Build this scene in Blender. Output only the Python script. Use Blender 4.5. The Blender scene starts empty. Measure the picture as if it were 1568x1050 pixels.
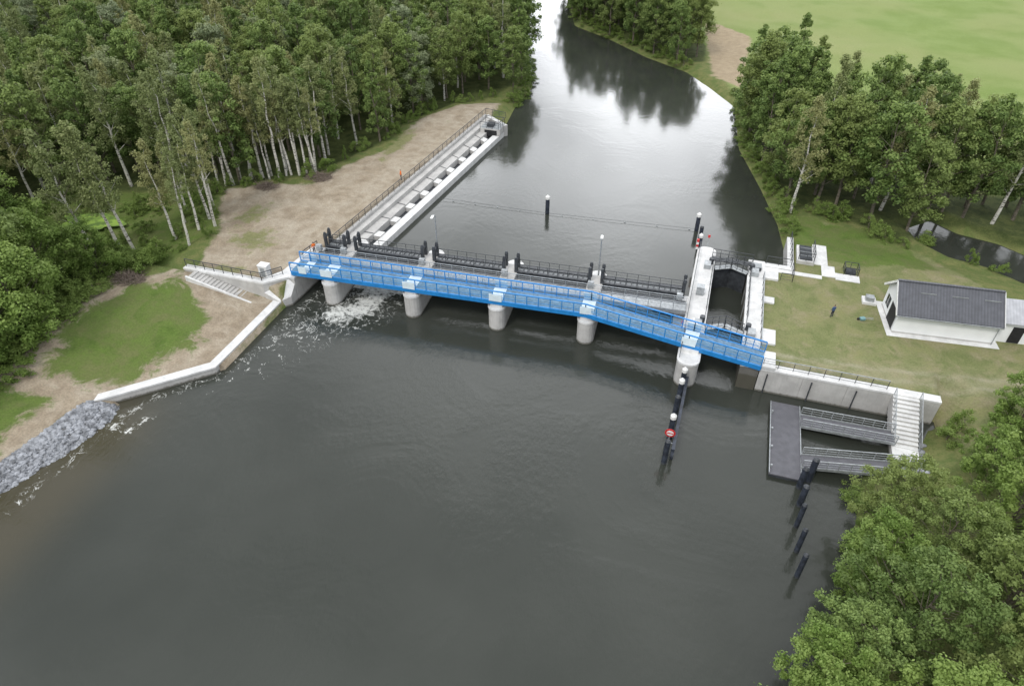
import bpy, math, random
import numpy as np
from mathutils import Vector, Matrix
random.seed(7); rng=np.random.default_rng(7)
S=bpy.context.scene
S.view_settings.view_transform='Standard'; S.view_settings.look='None'; S.view_settings.exposure=0
COL=S.collection

# ------------------------------------------------------------------ materials
def new_mat(name):
    m=bpy.data.materials.new(name); m.use_nodes=True
    nt=m.node_tree; b=nt.nodes['Principled BSDF']; return m,nt,b
def N(nt,t,**k):
    n=nt.nodes.new(t)
    for a,v in k.items(): setattr(n,a,v)
    return n
def L(nt,a,b): nt.links.new(a,b)
def noise(nt,vec,scale,detail=4,rough=.55,dist=0):
    n=N(nt,'ShaderNodeTexNoise'); n.inputs['Scale'].default_value=scale
    n.inputs['Detail'].default_value=detail; n.inputs['Roughness'].default_value=rough; n.inputs['Distortion'].default_value=dist
    if vec is not None: L(nt,vec,n.inputs['Vector'])
    return n.outputs[0]
def mixc(nt,f,a,b,blend='MIX'):
    n=N(nt,'ShaderNodeMix',data_type='RGBA',blend_type=blend)
    for s,v in ((n.inputs[0],f),(n.inputs[6],a),(n.inputs[7],b)):
        if hasattr(v,'is_linked'): L(nt,v,s)
        elif isinstance(v,(int,float)): s.default_value=v
        else: s.default_value=(v[0],v[1],v[2],1)
    return n.outputs[2]
def math_(nt,op,a,b=0.0,clamp=False):
    n=N(nt,'ShaderNodeMath',operation=op); n.use_clamp=clamp
    for s,v in ((n.inputs[0],a),(n.inputs[1],b)):
        if hasattr(v,'is_linked'): L(nt,v,s)
        else: s.default_value=v
    return n.outputs[0]
def smooth(nt,v,a,b,lo=0,hi=1):
    n=N(nt,'ShaderNodeMapRange',interpolation_type='SMOOTHSTEP')
    L(nt,v,n.inputs[0]); n.inputs[1].default_value=a; n.inputs[2].default_value=b
    n.inputs[3].default_value=lo; n.inputs[4].default_value=hi
    return n.outputs[0]
def pos(nt): return N(nt,'ShaderNodeNewGeometry').outputs['Position']
def bump(nt,b,h,strength,dist=.05):
    n=N(nt,'ShaderNodeBump'); n.inputs['Strength'].default_value=strength; n.inputs['Distance'].default_value=dist
    L(nt,h,n.inputs['Height']); L(nt,n.outputs[0],b.inputs['Normal'])
def simple(name,col,rough=.6,var=.2,scale=2.0,metal=0,bmp=0,spec=.4):
    m,nt,b=new_mat(name); p=pos(nt)
    n=noise(nt,p,scale,4)
    c=mixc(nt,smooth(nt,n,.3,.7),[x*(1-var) for x in col],[min(1,x*(1+var)) for x in col])
    L(nt,c,b.inputs['Base Color']); b.inputs['Roughness'].default_value=rough
    b.inputs['Metallic'].default_value=metal; b.inputs['Specular IOR Level'].default_value=spec
    if bmp: bump(nt,b,noise(nt,p,scale*8,3),bmp)
    return m
def concrete(name,col,wet=.45):
    m,nt,b=new_mat(name); p=pos(nt)
    n1=noise(nt,p,.7,6,.65); n2=noise(nt,p,9,4)
    mp=N(nt,'ShaderNodeMapping'); mp.inputs['Scale'].default_value=(3,3,.25); L(nt,p,mp.inputs[0])
    n3=noise(nt,mp.outputs[0],1.0,5,.7)
    c=mixc(nt,smooth(nt,n1,.35,.65),[x*.8 for x in col],col)
    c=mixc(nt,smooth(nt,n2,.3,.7,0,.2),c,[x*.7 for x in col])
    c=mixc(nt,smooth(nt,n3,.5,.72,0,.35),c,[x*.5 for x in col])
    sx=N(nt,'ShaderNodeSeparateXYZ'); L(nt,p,sx.inputs[0])
    z=math_(nt,'ADD',sx.outputs[2],math_(nt,'MULTIPLY',n3,.5))
    c=mixc(nt,smooth(nt,z,wet+.05,wet+.3,.8,0),c,(.07,.065,.045))
    L(nt,c,b.inputs['Base Color']); b.inputs['Roughness'].default_value=.85
    bump(nt,b,n2,.25,.03); return m
M={}
M['conc']=concrete('concrete',(.56,.55,.53),.3)
M['concw']=concrete('pale_concrete',(.78,.78,.77),.3)
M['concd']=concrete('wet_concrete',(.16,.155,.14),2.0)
M['blue']=simple('blue_paint',(.02,.22,.56),.4,.12,1.5)
M['blue2']=simple('blue_mesh_paint',(.18,.38,.57),.5,.12,1.5)
M['deck']=simple('deck_grating',(.15,.25,.35),.7,.25,3)
M['pale']=simple('pale_plate',(.68,.79,.84),.5,.08,2)
M['anth']=simple('anthracite_steel',(.050,.055,.062),.5,.3,2)
M['steel']=simple('galvanised_steel',(.36,.38,.39),.45,.2,3,.3)
M['rail']=simple('dark_railing',(.055,.06,.065),.5,.2,3)
M['pile']=simple('tarred_pile',(.035,.042,.058),.45,.4,2)
M['cap']=simple('white_cap',(.78,.78,.76),.5,.1,3)
M['red']=simple('red_paint',(.55,.03,.03),.5,.1,3)
M['white']=simple('white_render',(.85,.86,.87),.8,.03,.8,bmp=.1)
M['glass']=simple('dark_glass',(.02,.025,.03),.1,.2,2)
M['black']=simple('dark_opening',(.02,.02,.022),.7,.2,2)
M['orange']=simple('orange_cloth',(.8,.18,.03),.8,.1,5)
M['cyan']=simple('cyan_plastic',(.16,.30,.31),.5,.1,5)
M['cloth_b']=simple('blue_cloth',(.05,.09,.2),.9,.2,5)
M['cloth_d']=simple('dark_cloth',(.03,.035,.05),.9,.2,5)
M['skin']=simple('skin',(.5,.3,.22),.6,.1,5)
M['hair']=simple('hair',(.06,.04,.025),.8,.2,9)
M['rock']=simple('rock',(.27,.28,.30),.9,.5,1.7,bmp=.4)
M['twig']=simple('dry_twigs',(.20,.16,.13),.9,.4,4)
M['bark']=simple('bark',(.15,.13,.10),.95,.4,3,bmp=.5)
m,nt,b=new_mat('birch_bark'); p=pos(nt)
mp=N(nt,'ShaderNodeMapping'); mp.inputs['Scale'].default_value=(1,1,4); L(nt,p,mp.inputs[0])
L(nt,mixc(nt,smooth(nt,noise(nt,mp.outputs[0],1.6,4),.52,.63),(.62,.60,.54),(.08,.07,.06)),b.inputs['Base Color']); b.inputs['Roughness'].default_value=.8
M['birch']=m
def striped(name,c1,c2,scale,axis,rough=.7,prof='SAW'):
    m,nt,b=new_mat(name); tc=N(nt,'ShaderNodeTexCoord')
    w=N(nt,'ShaderNodeTexWave',bands_direction=axis,wave_profile=prof); w.inputs['Scale'].default_value=scale
    w.inputs['Distortion'].default_value=.05
    L(nt,tc.outputs['Object'],w.inputs['Vector'])
    n=noise(nt,tc.outputs['Object'],1.5,4)
    c=mixc(nt,w.outputs[1],c1,c2); c=mixc(nt,smooth(nt,n,.3,.7,0,.4),c,[x*.6 for x in c1])
    L(nt,c,b.inputs['Base Color']); b.inputs['Roughness'].default_value=rough
    bump(nt,b,w.outputs[1],.5,.04); return m
M['planks']=striped('dock_planks',(.10,.10,.115),(.16,.16,.175),2.2,'Y')
M['roof']=striped('roof_tiles',(.075,.078,.09),(.12,.125,.145),1.0,'X',.5)
M['roof2']=striped('pale_sheet_roof',(.42,.43,.46),(.52,.53,.56),1.0,'X',.5)
def leafmat(name,dark,mid,light,yell):
    m,nt,b=new_mat(name)
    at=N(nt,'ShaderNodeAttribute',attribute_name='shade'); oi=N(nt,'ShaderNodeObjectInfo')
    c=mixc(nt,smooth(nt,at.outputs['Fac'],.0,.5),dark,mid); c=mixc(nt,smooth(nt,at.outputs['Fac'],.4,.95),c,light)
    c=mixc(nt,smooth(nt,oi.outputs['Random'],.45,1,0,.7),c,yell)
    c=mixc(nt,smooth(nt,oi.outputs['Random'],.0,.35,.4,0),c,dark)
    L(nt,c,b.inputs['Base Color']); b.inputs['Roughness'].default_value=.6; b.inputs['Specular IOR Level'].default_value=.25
    tr=N(nt,'ShaderNodeBsdfTranslucent'); L(nt,c,tr.inputs[0])
    mx=N(nt,'ShaderNodeMixShader'); mx.inputs[0].default_value=.33
    L(nt,b.outputs[0],mx.inputs[1]); L(nt,tr.outputs[0],mx.inputs[2])
    L(nt,mx.outputs[0],nt.nodes['Material Output'].inputs[0]); return m
M['leafA']=leafmat('alder_leaves',(.085,.14,.04),(.16,.235,.065),(.27,.36,.11),(.26,.31,.10))
M['leafB']=leafmat('birch_leaves',(.15,.19,.07),(.24,.285,.11),(.34,.38,.165),(.35,.34,.15))
M['leafG']=leafmat('grey_leaves',(.15,.19,.10),(.24,.29,.16),(.34,.39,.23),(.29,.33,.15))
M['leafW']=leafmat('bush_leaves',(.09,.15,.03),(.17,.25,.055),(.27,.36,.10),(.24,.32,.09))
M['leafN']=leafmat('oak_leaves',(.085,.145,.025),(.17,.265,.055),(.29,.39,.11),(.26,.35,.09))

# ------------------------------------------------------------------ mesh builder
class MB:
    def __init__(s): s.v=[];s.f=[];s.mi=[];s.mats=[]
    def m(s,k):
        if k not in s.mats: s.mats.append(k)
        return s.mats.index(k)
    def add(s,v,f,k):
        o=len(s.v); i=s.m(k); s.v+= [tuple(x) for x in v]
        for q in f: s.f.append(tuple(o+j for j in q)); s.mi.append(i)
    def prism(s,poly,z0,z1,k,kt=None):
        n=len(poly); A=sum(poly[i][0]*poly[(i+1)%n][1]-poly[(i+1)%n][0]*poly[i][1] for i in range(n))
        if A<0:
            poly=poly[::-1]
            if isinstance(z1,(list,tuple)): z1=list(z1)[::-1]
        g=lambda z,i:z[i] if isinstance(z,(list,tuple)) else z
        v=[(p[0],p[1],g(z0,i)) for i,p in enumerate(poly)]+[(p[0],p[1],g(z1,i)) for i,p in enumerate(poly)]
        s.add(v,[(i,(i+1)%n,n+(i+1)%n,n+i) for i in range(n)]+[tuple(range(n-1,-1,-1))],k)
        s.add([(p[0],p[1],g(z1,i)) for i,p in enumerate(poly)],[tuple(range(n))],kt or k)
    def box(s,x0,x1,y0,y1,z0,z1,k,kt=None): s.prism([(x0,y0),(x1,y0),(x1,y1),(x0,y1)],z0,z1,k,kt)
    def beam(s,p,q,w,h,k):
        p=Vector(p);q=Vector(q);d=(q-p)
        if d.length<1e-5:return
        d.normalize(); up=Vector((0,0,1)) if abs(d.z)<.95 else Vector((0,1,0))
        a=d.cross(up).normalized()*w/2; c=a.cross(d).normalized()*h/2
        v=[p-a-c,p+a-c,p+a+c,p-a+c,q-a-c,q+a-c,q+a+c,q-a+c]
        s.add(v,[(0,1,2,3),(7,6,5,4),(0,4,5,1),(1,5,6,2),(2,6,7,3),(3,7,4,0)],k)
    def cyl(s,p,q,r0,r1,k,n=12,kt=None):
        p=Vector(p);q=Vector(q);d=(q-p).normalized(); up=Vector((0,0,1)) if abs(d.z)<.95 else Vector((1,0,0))
        a=d.cross(up).normalized(); c=a.cross(d)
        v=[p+(a*math.cos(t)+c*math.sin(t))*r0 for t in [2*math.pi*i/n for i in range(n)]]+[q+(a*math.cos(t)+c*math.sin(t))*r1 for t in [2*math.pi*i/n for i in range(n)]]
        s.add(v,[(i,n+i,n+(i+1)%n,(i+1)%n) for i in range(n)]+[tuple(range(n))],k)
        s.add(v[n:],[tuple(range(n-1,-1,-1))],kt or k)
    def wallline(s,pts,th,z0,z1,k,side=0,kt=None):
        for a,b_ in zip(pts[:-1],pts[1:]):
            d=Vector((b_[0]-a[0],b_[1]-a[1])).normalized(); n=Vector((-d.y,d.x))*th
            o=n*side
            A=Vector(a[:2])+o; B=Vector(b_[:2])+o
            s.prism([A,B,B+n,A+n],z0,z1,k,kt)
    def rail(s,pts,h=1.1,sp=1.5,k='rail',bars=3,w=.06,top=None,infill=None):
        for a,b_ in zip(pts[:-1],pts[1:]):
            a=Vector(a);b_=Vector(b_);ln=(b_-a).length;n=max(1,round(ln/sp))
            for i in range(n+1):
                p=a.lerp(b_,i/n); s.beam(p,p+Vector((0,0,h)),w,w,k)
            U=Vector((0,0,1))
            s.beam(a+U*h,b_+U*h,w*1.4,w*1.2,top or k)
            for j in range(bars): zz=h*(j+.6)/(bars+.6); s.beam(a+U*zz,b_+U*zz,w*.5,w*.5,k)
            if infill:
                m_=int(ln/.13)
                for i in range(m_):
                    p=a.lerp(b_,(i+.5)/m_); s.beam(p+U*.1,p+U*(h*.78),.045,.02,infill)
    def obj(s,name,parent=None,smooth_=False):
        me=bpy.data.meshes.new(name); me.from_pydata(s.v,[],s.f)
        for k in s.mats: me.materials.append(M[k])
        me.polygons.foreach_set('material_index',s.mi)
        if smooth_: me.polygons.foreach_set('use_smooth',[True]*len(s.f))
        me.update(); o=bpy.data.objects.new(name,me); COL.objects.link(o)
        if parent: o.parent=parent
        return o
def empty(name,loc=(0,0,0),rz=0):
    e=bpy.data.objects.new(name,None); COL.objects.link(e); e.location=loc; e.rotation_euler=(0,0,rz); e.empty_display_size=.5; return e

# ------------------------------------------------------------------ plan polygons (metres, X along weir, Y upstream)
RIV=[(-75,-400),(-60,-60),(-57.5,0),(-56.6,24),(-54.6,30),(-53.8,34.5),(-54.6,37.3),(-47,44.3),(-46.8,61),(-46.2,66),(-45.8,73),(-41.2,118),(-38.2,118),
 (-39.3,128),(-39.3,141),(-45.4,160),(-55.3,187),(-70.6,231),(-110,360),(-170,600),(-140,600),(-85,360),(-50.9,219),(-42,191),(-31,181.5),(-19.5,169),
 (-9.5,161),(-3.7,152),(2,142),(3.9,121),(8,106),(10.6,95),(11.5,88),(11.5,80),(6.8,80),(6.8,59),(26,59),(24,54),(19,50.5),(17.1,40),(16.2,34),(13.2,28),(9,15),(6,0),(0,-60),(0,-400)]
CREEK=[(28.5,99.5),(29.5,96),(33,92.5),(37,91.5),(41,88.5),(47,88.5),(52,86),(75,83),(75,91),(55,92.5),(50,95.5),(45,94.5),(40,98.5),(35,100),(32,103)]
def sdf(poly,X,Y):
    P=np.array(poly,float);Q=np.roll(P,-1,0); d=np.full(X.shape,1e9); ins=np.zeros(X.shape,bool)
    for (x1,y1),(x2,y2) in zip(P,Q):
        ex,ey=x2-x1,y2-y1; t=np.clip(((X-x1)*ex+(Y-y1)*ey)/(ex*ex+ey*ey),0,1)
        d=np.minimum(d,np.hypot(X-x1-t*ex,Y-y1-t*ey))
        c=((y1>Y)!=(y2>Y)); 
        with np.errstate(divide='ignore',invalid='ignore'):
            xi=(x2-x1)*(Y-y1)/(y2-y1 if y2!=y1 else 1e-9)+x1
        ins^=c&(X<xi)
    return np.where(ins,d,-d)
def pm(poly,X,Y,w): return np.clip(.5+sdf(poly,X,Y)/(2*w),0,1)
def lump(X,Y):
    return (np.sin(X*.31+Y*.17)+np.sin(X*.13-Y*.29+1.7)+.5*np.sin(X*.83+2*np.sin(Y*.41))+.5*np.sin(Y*.77+1.3*np.sin(X*.5)))/3
ISL=[(5,57),(27,57),(34,56),(48,60),(50,80),(34,86),(24,88),(8,90)]
TER=[(-44,57.3),(-61,57.3),(-66,62),(-74,77),(-60,90),(-56,110),(-50,124),(-38,126),(-36,118),(-42,73)]
def height(X,Y):
    X=np.asarray(X,float);Y=np.asarray(Y,float)
    d=-np.maximum(sdf(RIV,X,Y),sdf(CREEK,X,Y))
    base=np.where(Y>67,1.0,0.0)
    land=2.0+.25*lump(X,Y)+.0*X
    isl=pm(ISL,X,Y,2.5); land=land*(1-isl)+3.0*isl
    ter=np.where(Y>57.25,pm(TER,X,Y,2.5),0); land=land*(1-ter)+(3.15+.06*lump(X*2,Y*2))*ter
    low=(Y<=57.25)&(X<-40)
    land=np.where(low,.85+np.minimum(2.1,2.1*np.clip((d-1)/12,0,1))+.08*lump(X*3,Y*3)*np.clip((d-2)/3,0,1),land)
    nat=np.minimum(land,base+d*.6-.05+.12*lump(X*2.3,Y*2.3)*np.clip(d/2,0,1))
    wal=((Y>37)&(Y<118.5)&(X<-36)&(X>-60))|((X>5)&(X<26.5)&(Y>58)&(Y<88)&(X<27))
    walh=np.where(d>.5,land,-2.5)
    h=np.where(wal,walh,nat)
    h=np.where(d<0,np.maximum(-2.5+base*0,np.minimum(h,base+d*.6-.05)),h)
    h=np.where((d<0)&wal,-2.5,h)
    return h
def lines(a,b,step,lo,hi,st2,far):
    c=list(np.arange(a,b+1e-6,step)); 
    x=b;s=step
    up=[]
    while x<far: s=min(s*1.12, st2) if x<hi else s*1.3; x+=s; up.append(x)
    x=a;s=step;dn=[]
    while x>-far: s=min(s*1.12, st2) if x>lo else s*1.3; x-=s; dn.append(x)
    return np.array(dn[::-1]+c+up)
xs=lines(-66,32,.5,-230,130,2.5,2500); ys=lines(22,121,.5,-60,300,2.5,2500)
def gridmesh(name,xs,ys,zf):
    X,Y=np.meshgrid(xs,ys); Z=zf(X,Y); nx,ny=len(xs),len(ys)
    me=bpy.data.meshes.new(name); v=np.stack([X,Y,Z],-1).reshape(-1,3)
    i=np.arange(nx*ny).reshape(ny,nx); f=np.stack([i[:-1,:-1],i[:-1,1:],i[1:,1:],i[1:,:-1]],-1).reshape(-1,4)
    me.vertices.add(len(v)); me.vertices.foreach_set('co',v.ravel())
    me.loops.add(f.size); me.loops.foreach_set('vertex_index',f.ravel().astype(np.int32))
    me.polygons.add(len(f)); me.polygons.foreach_set('loop_start',np.arange(0,f.size,4,dtype=np.int32))
    try: me.polygons.foreach_set('loop_total',np.full(len(f),4,dtype=np.int32))
    except Exception: pass
    me.polygons.foreach_set('use_smooth',np.ones(len(f),bool)); me.update(calc_edges=True); me.validate()
    o=bpy.data.objects.new(name,me); COL.objects.link(o); return o,me,X,Y
def colattr(me,name,chs):
    a=me.color_attributes.new(name,'FLOAT_COLOR','POINT'); a.data.foreach_set('color',np.stack([c.ravel() for c in chs],-1).astype(np.float32).ravel())
def seg(X,Y,pts):
    d=np.full(X.shape,1e9)
    for (x1,y1),(x2,y2) in zip(pts[:-1],pts[1:]):
        ex,ey=x2-x1,y2-y1; t=np.clip(((X-x1)*ex+(Y-y1)*ey)/(ex*ex+ey*ey),0,1); d=np.minimum(d,np.hypot(X-x1-t*ex,Y-y1-t*ey))
    return d
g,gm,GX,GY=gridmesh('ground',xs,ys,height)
FL=[(-66,26),(-67,38),(-70,45),(-70,54),(-67,60),(-64,66),(-72,77),(-66,82),(-59,86),(-58,92),(-54.5,100),(-55,114),(-50,124),(-44,131),(-43,142),(-48,160),(-58,187),(-74,231),(-115,360),(-330,360),(-330,60),(-150,10),(-90,8)]
MARSH=[(-65,57),(-63,66),(-70,77.5),(-80,76),(-92,72),(-97,62),(-88,54),(-75,50)]
FR1=[(12,96),(15,101),(20,98),(27,93),(31,102),(36,101),(44,97),(60,95),(90,96),(90,108),(66,112),(40,112),(29,121),(17,123),(12,139),(4.5,142),(5.5,122),(9.5,107)]
FR2=[(-33,185),(-20,172),(-10,165),(-6,166),(-7,180),(-13,200),(-21,225),(-60,330),(-88,345),(-52,221),(-43,194)]
SAND=[(-47,61),(-48,57.5),(-60,58.5),(-63,67),(-70,77),(-65,80.5),(-58,83),(-56,91),(-52,99),(-53,113),(-49,121),(-42,127),(-41,118),(-46,73)]
SAND2=[(-47.5,57),(-47,44.5),(-57,34),(-58.5,22),(-62,20),(-64,30),(-69,38),(-69,50),(-62,57.2)]
GRV=[(-52,38),(-56.5,35.8),(-58.6,26),(-59.5,5),(-54,5),(-53,24),(-51,34)]
F1=[(-61,55.5),(-53,51.5),(-51.5,47),(-55.5,39.5),(-63,36.5),(-67.5,44),(-65,52)]; F2=[(-59.3,35),(-60,31),(-59.3,24),(-66,22),(-68,34)]
F3=[(12,84.5),(20,83),(30,86),(27,94),(12,97)]
LAWN=[(8,59),(26,59),(28,54),(36,54),(48,60),(50,78),(36,80),(30,90),(24,94),(12,97),(12,80),(8,80)]
FIELD=[(-5,168),(2,146),(13,142),(30,124),(66,114),(300,100),(800,600),(-40,900),(-60,330),(-18,225)]
BRN=[(-9,203),(3.4,190),(3,150),(-3.5,157),(-6,175)]
mar=pm(MARSH,GX,GY,2)
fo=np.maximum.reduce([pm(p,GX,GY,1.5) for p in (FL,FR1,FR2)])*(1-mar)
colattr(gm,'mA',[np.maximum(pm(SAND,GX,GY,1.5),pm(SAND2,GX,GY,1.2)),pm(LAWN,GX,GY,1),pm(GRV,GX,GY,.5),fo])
tgr=np.maximum.reduce([.66*np.exp(-((GX+57)/5)**2-((GY-66)/4)**2),.72*np.exp(-((GX+51.5)/1.8)**2-((GY-101)/10)**2),.66*np.exp(-((GX+61)/3)**2-((GY-72)/5)**2),.62*np.exp(-((GX+56)/6)**2-((GY-59)/1.2)**2)])
colattr(gm,'mB',[np.maximum.reduce([pm(F1,GX,GY,2.8),pm(F2,GX,GY,2),pm(F3,GX,GY,1.5),mar]),pm(FIELD,GX,GY,3),pm(BRN,GX,GY,2),tgr])
trk=np.zeros(GX.shape)
for pl in ([(-49.5,62),(-49.8,72),(-47.5,90),(-45,108),(-44,122)],[(-49.5,64),(-56,72),(-63,77)],[(9,61),(22,62),(36,64)]):
    d_=seg(GX,GY,pl); trk=np.maximum(trk,np.maximum(np.exp(-((d_-.8)/.35)**2),.4*np.exp(-(d_/1.6)**2)))
colattr(gm,'mC',[trk,trk*0,trk*0,trk*0+1])
m,nt,b=new_mat('ground'); p=pos(nt)
A=N(nt,'ShaderNodeVertexColor',layer_name='mA'); B=N(nt,'ShaderNodeVertexColor',layer_name='mB'); Cc=N(nt,'ShaderNodeVertexColor',layer_name='mC')
sa=N(nt,'ShaderNodeSeparateColor'); L(nt,A.outputs[0],sa.inputs[0]); sb=N(nt,'ShaderNodeSeparateColor'); L(nt,B.outputs[0],sb.inputs[0]); sc_=N(nt,'ShaderNodeSeparateColor'); L(nt,Cc.outputs[0],sc_.inputs[0])
nl=noise(nt,p,.12,6,.6); nm=noise(nt,p,.6,6,.65); nf=noise(nt,p,5,5,.7); nk=noise(nt,p,.28,7,.7,.6)
def edge(mk,k=.55,n1=nm): return smooth(nt,math_(nt,'ADD',mk,math_(nt,'MULTIPLY',math_(nt,'SUBTRACT',n1,.5),k*2)),.35,.65)
def tone(a,b_,n1=nm): 
    c=mixc(nt,smooth(nt,n1,.35,.65),a,b_); return mixc(nt,smooth(nt,nf,.35,.7,0,.5),c,[x*.55 for x in a])
c=tone((.12,.16,.05),(.20,.205,.08))
c=mixc(nt,edge(sa.outputs[1]),c,mixc(nt,smooth(nt,nk,.42,.60),tone((.165,.19,.075),(.22,.235,.105)),tone((.28,.255,.15),(.23,.235,.10))))
c=mixc(nt,edge(sb.outputs[1],.2),c,mixc(nt,smooth(nt,noise(nt,p,.03,4),.4,.6),tone((.19,.26,.07),(.23,.30,.095),nl),tone((.28,.31,.125),(.25,.30,.105),nl)))
c=mixc(nt,edge(sb.outputs[2],.3),c,tone((.34,.27,.18),(.42,.34,.23)))
c=mixc(nt,edge(sa.outputs[0],.4),c,mixc(nt,smooth(nt,nk,.4,.62),tone((.29,.235,.17),(.40,.335,.25)),tone((.375,.32,.245),(.46,.40,.315))))
c=mixc(nt,math_(nt,'MULTIPLY',sc_.outputs[0],smooth(nt,nm,.3,.6,.1,.5)),c,tone((.44,.39,.315),(.48,.43,.345)))
c=mixc(nt,edge(B.outputs[1],.7),c,tone((.18,.20,.08),(.26,.25,.13)))
c=mixc(nt,edge(sb.outputs[0],1.0,nk),c,mixc(nt,smooth(nt,nk,.35,.6),tone((.09,.145,.03),(.135,.20,.045)),tone((.155,.175,.065),(.125,.175,.045))))
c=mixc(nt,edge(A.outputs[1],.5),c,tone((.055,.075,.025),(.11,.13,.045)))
vo=N(nt,'ShaderNodeTexVoronoi'); vo.inputs['Scale'].default_value=3.5; L(nt,p,vo.inputs['Vector'])
c=mixc(nt,edge(sa.outputs[2],.3),c,mixc(nt,vo.outputs[1],(.1,.1,.1),(.32,.32,.33)))
L(nt,c,b.inputs['Base Color']); b.inputs['Roughness'].default_value=.95; b.inputs['Specular IOR Level'].default_value=.15
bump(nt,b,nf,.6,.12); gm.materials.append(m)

# ------------------------------------------------------------------ water
def watermat(name,foam,bs):
    m,nt,b=new_mat(name); p=pos(nt)
    big=noise(nt,p,.05,3)
    c=mixc(nt,smooth(nt,big,.35,.65),(.034,.038,.031),(.045,.049,.041))
    b.inputs['IOR'].default_value=1.42; b.inputs['Roughness'].default_value=.10
    mr=N(nt,'ShaderNodeMapping'); mr.inputs['Rotation'].default_value=(0,0,.5); mr.inputs['Scale'].default_value=(2.6,.9,1); L(nt,p,mr.inputs[0])
    w1=noise(nt,p,1.3,3,.5); w3=noise(nt,p,.07,4,.6,1.0); w4=noise(nt,mr.outputs[0],1.0,4,.65)
    h=math_(nt,'ADD',math_(nt,'MULTIPLY',w1,1.0),math_(nt,'MULTIPLY',w4,1.2))
    h=math_(nt,'MULTIPLY',h,smooth(nt,w3,.40,.60,.3,1.1))
    if foam:
        A=N(nt,'ShaderNodeVertexColor',layer_name='foam'); s=N(nt,'ShaderNodeSeparateColor'); L(nt,A.outputs[0],s.inputs[0])
        c=mixc(nt,smooth(nt,s.outputs[1],0,1,0,.7),c,(.075,.064,.038))
        f1=noise(nt,p,1.1,8,.72)
        wv=noise(nt,p,.8,7,.6,2.2)
        ff=math_(nt,'MAXIMUM',f1,wv)
        fm=smooth(nt,math_(nt,'ADD',ff,s.outputs[0]),1.02,1.2)
        ln=noise(nt,p,.55,4,.55,1.8); val=math_(nt,'ABSOLUTE',math_(nt,'SUBTRACT',ln,.5))
        lace=smooth(nt,math_(nt,'SUBTRACT',math_(nt,'MULTIPLY',s.outputs[0],.085),val),0,.02,0,.75)
        lace=math_(nt,'MULTIPLY',lace,smooth(nt,f1,.45,.6))
        lace=math_(nt,'MULTIPLY',lace,smooth(nt,s.outputs[0],.10,.32))
        fm=math_(nt,'MAXIMUM',fm,lace)
        dots=noise(nt,p,5.5,2,.5); str_=smooth(nt,noise(nt,p,.35,4,.6,1.5),.50,.62)
        dm=math_(nt,'MULTIPLY',smooth(nt,math_(nt,'ADD',dots,math_(nt,'MULTIPLY',s.outputs[2],str_)),.955,1.02),.55)
        fm=math_(nt,'MAXIMUM',fm,dm)
        c=mixc(nt,fm,c,(.66,.67,.64)); L(nt,smooth(nt,fm,0,1,.10,.8),b.inputs['Roughness'])
        h=math_(nt,'ADD',h,math_(nt,'MULTIPLY',math_(nt,'MULTIPLY',wv,s.outputs[0]),5))
    L(nt,c,b.inputs['Base Color']); bump(nt,b,h,bs,.05); return m
wx=lines(-58,20,.5,-150,100,4,1500); wy=lines(0,70,.5,-100,70,4,1500); wy=wy[wy<70]; wy=np.append(wy,79.2)
w,wm,WX,WY=gridmesh('downstream_water',wx,wy,lambda X,Y:X*0)
d1=seg(WX,WY,[(-37.5,67),(-38,60),(-40.5,58)]); d2=seg(WX,WY,[(-41,58),(-45,53),(-46.5,45),(-52.5,38),(-53.0,33),(-53.9,26),(-54.8,16),(-55.3,4)])
d3=seg(WX,WY,[(-44.5,66),(-44.8,60),(-45.8,54)]); d4=seg(WX,WY,[(-50.2,36.5),(-51.2,33.5)]); d5=seg(WX,WY,[(-52.4,37.2),(-52.9,34)])
lm=.75+.35*np.sin(WY*1.1+np.sin(WX*.7)*2)
foam=np.maximum.reduce([.64*np.exp(-(d1/4.2)**2),(.31*np.exp(-(d2/.7)**2)+.13*np.exp(-(d2/2.5)**2))*lm,.50*np.exp(-(d3/1.0)**2),.60*np.exp(-(d4/.55)**2),.60*np.exp(-(d5/.5)**2),.40*np.exp(-(seg(WX,WY,[(-37.5,60),(-42,53.5)])/4.5)**2)])
shal=np.exp(-(np.maximum(0,WX+54)/6)**2)*np.clip((44-WY)/10,0,1)
dots=.22*np.exp(-(d2/3.5)**2)+.16*np.exp(-(seg(WX,WY,[(-38,57),(-45,48)])/6)**2)+.12*np.exp(-(seg(WX,WY,[(-40,50),(-48,25)])/6)**2)+.06
colattr(wm,'foam',[foam,shal,dots,foam*0+1])
wm.materials.append(watermat('downstream_water',True,.45))
mb=MB(); M['wat']=watermat('upstream_water',False,.15)
mb.add([(-400,66,1),(-46,66.1,1),(.4,68.8,1),(.4,78.5,1),(200,78.5,1),(200,900,1),(-400,900,1)],[tuple(range(7))],'wat'); mb.obj('upstream_water')
m,nt,b=new_mat('duckweed'); p=pos(nt); L(nt,mixc(nt,smooth(nt,noise(nt,p,.8,5),.4,.6),(.10,.17,.03),(.25,.38,.06)),b.inputs['Base Color']); b.inputs['Roughness'].default_value=.7; M['duck']=m
mb=MB(); mb.add([(-83+4.6*math.cos(a)*(1+.25*math.sin(3*a)+.1*math.sin(7*a)),64.5+2.4*math.sin(a)*(1+.2*math.sin(2*a)+.1*math.sin(5*a)),2.32) for a in [2*math.pi*i/40 for i in range(40)]],[tuple(range(40))],'duck'); mb.obj('pond')

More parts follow.
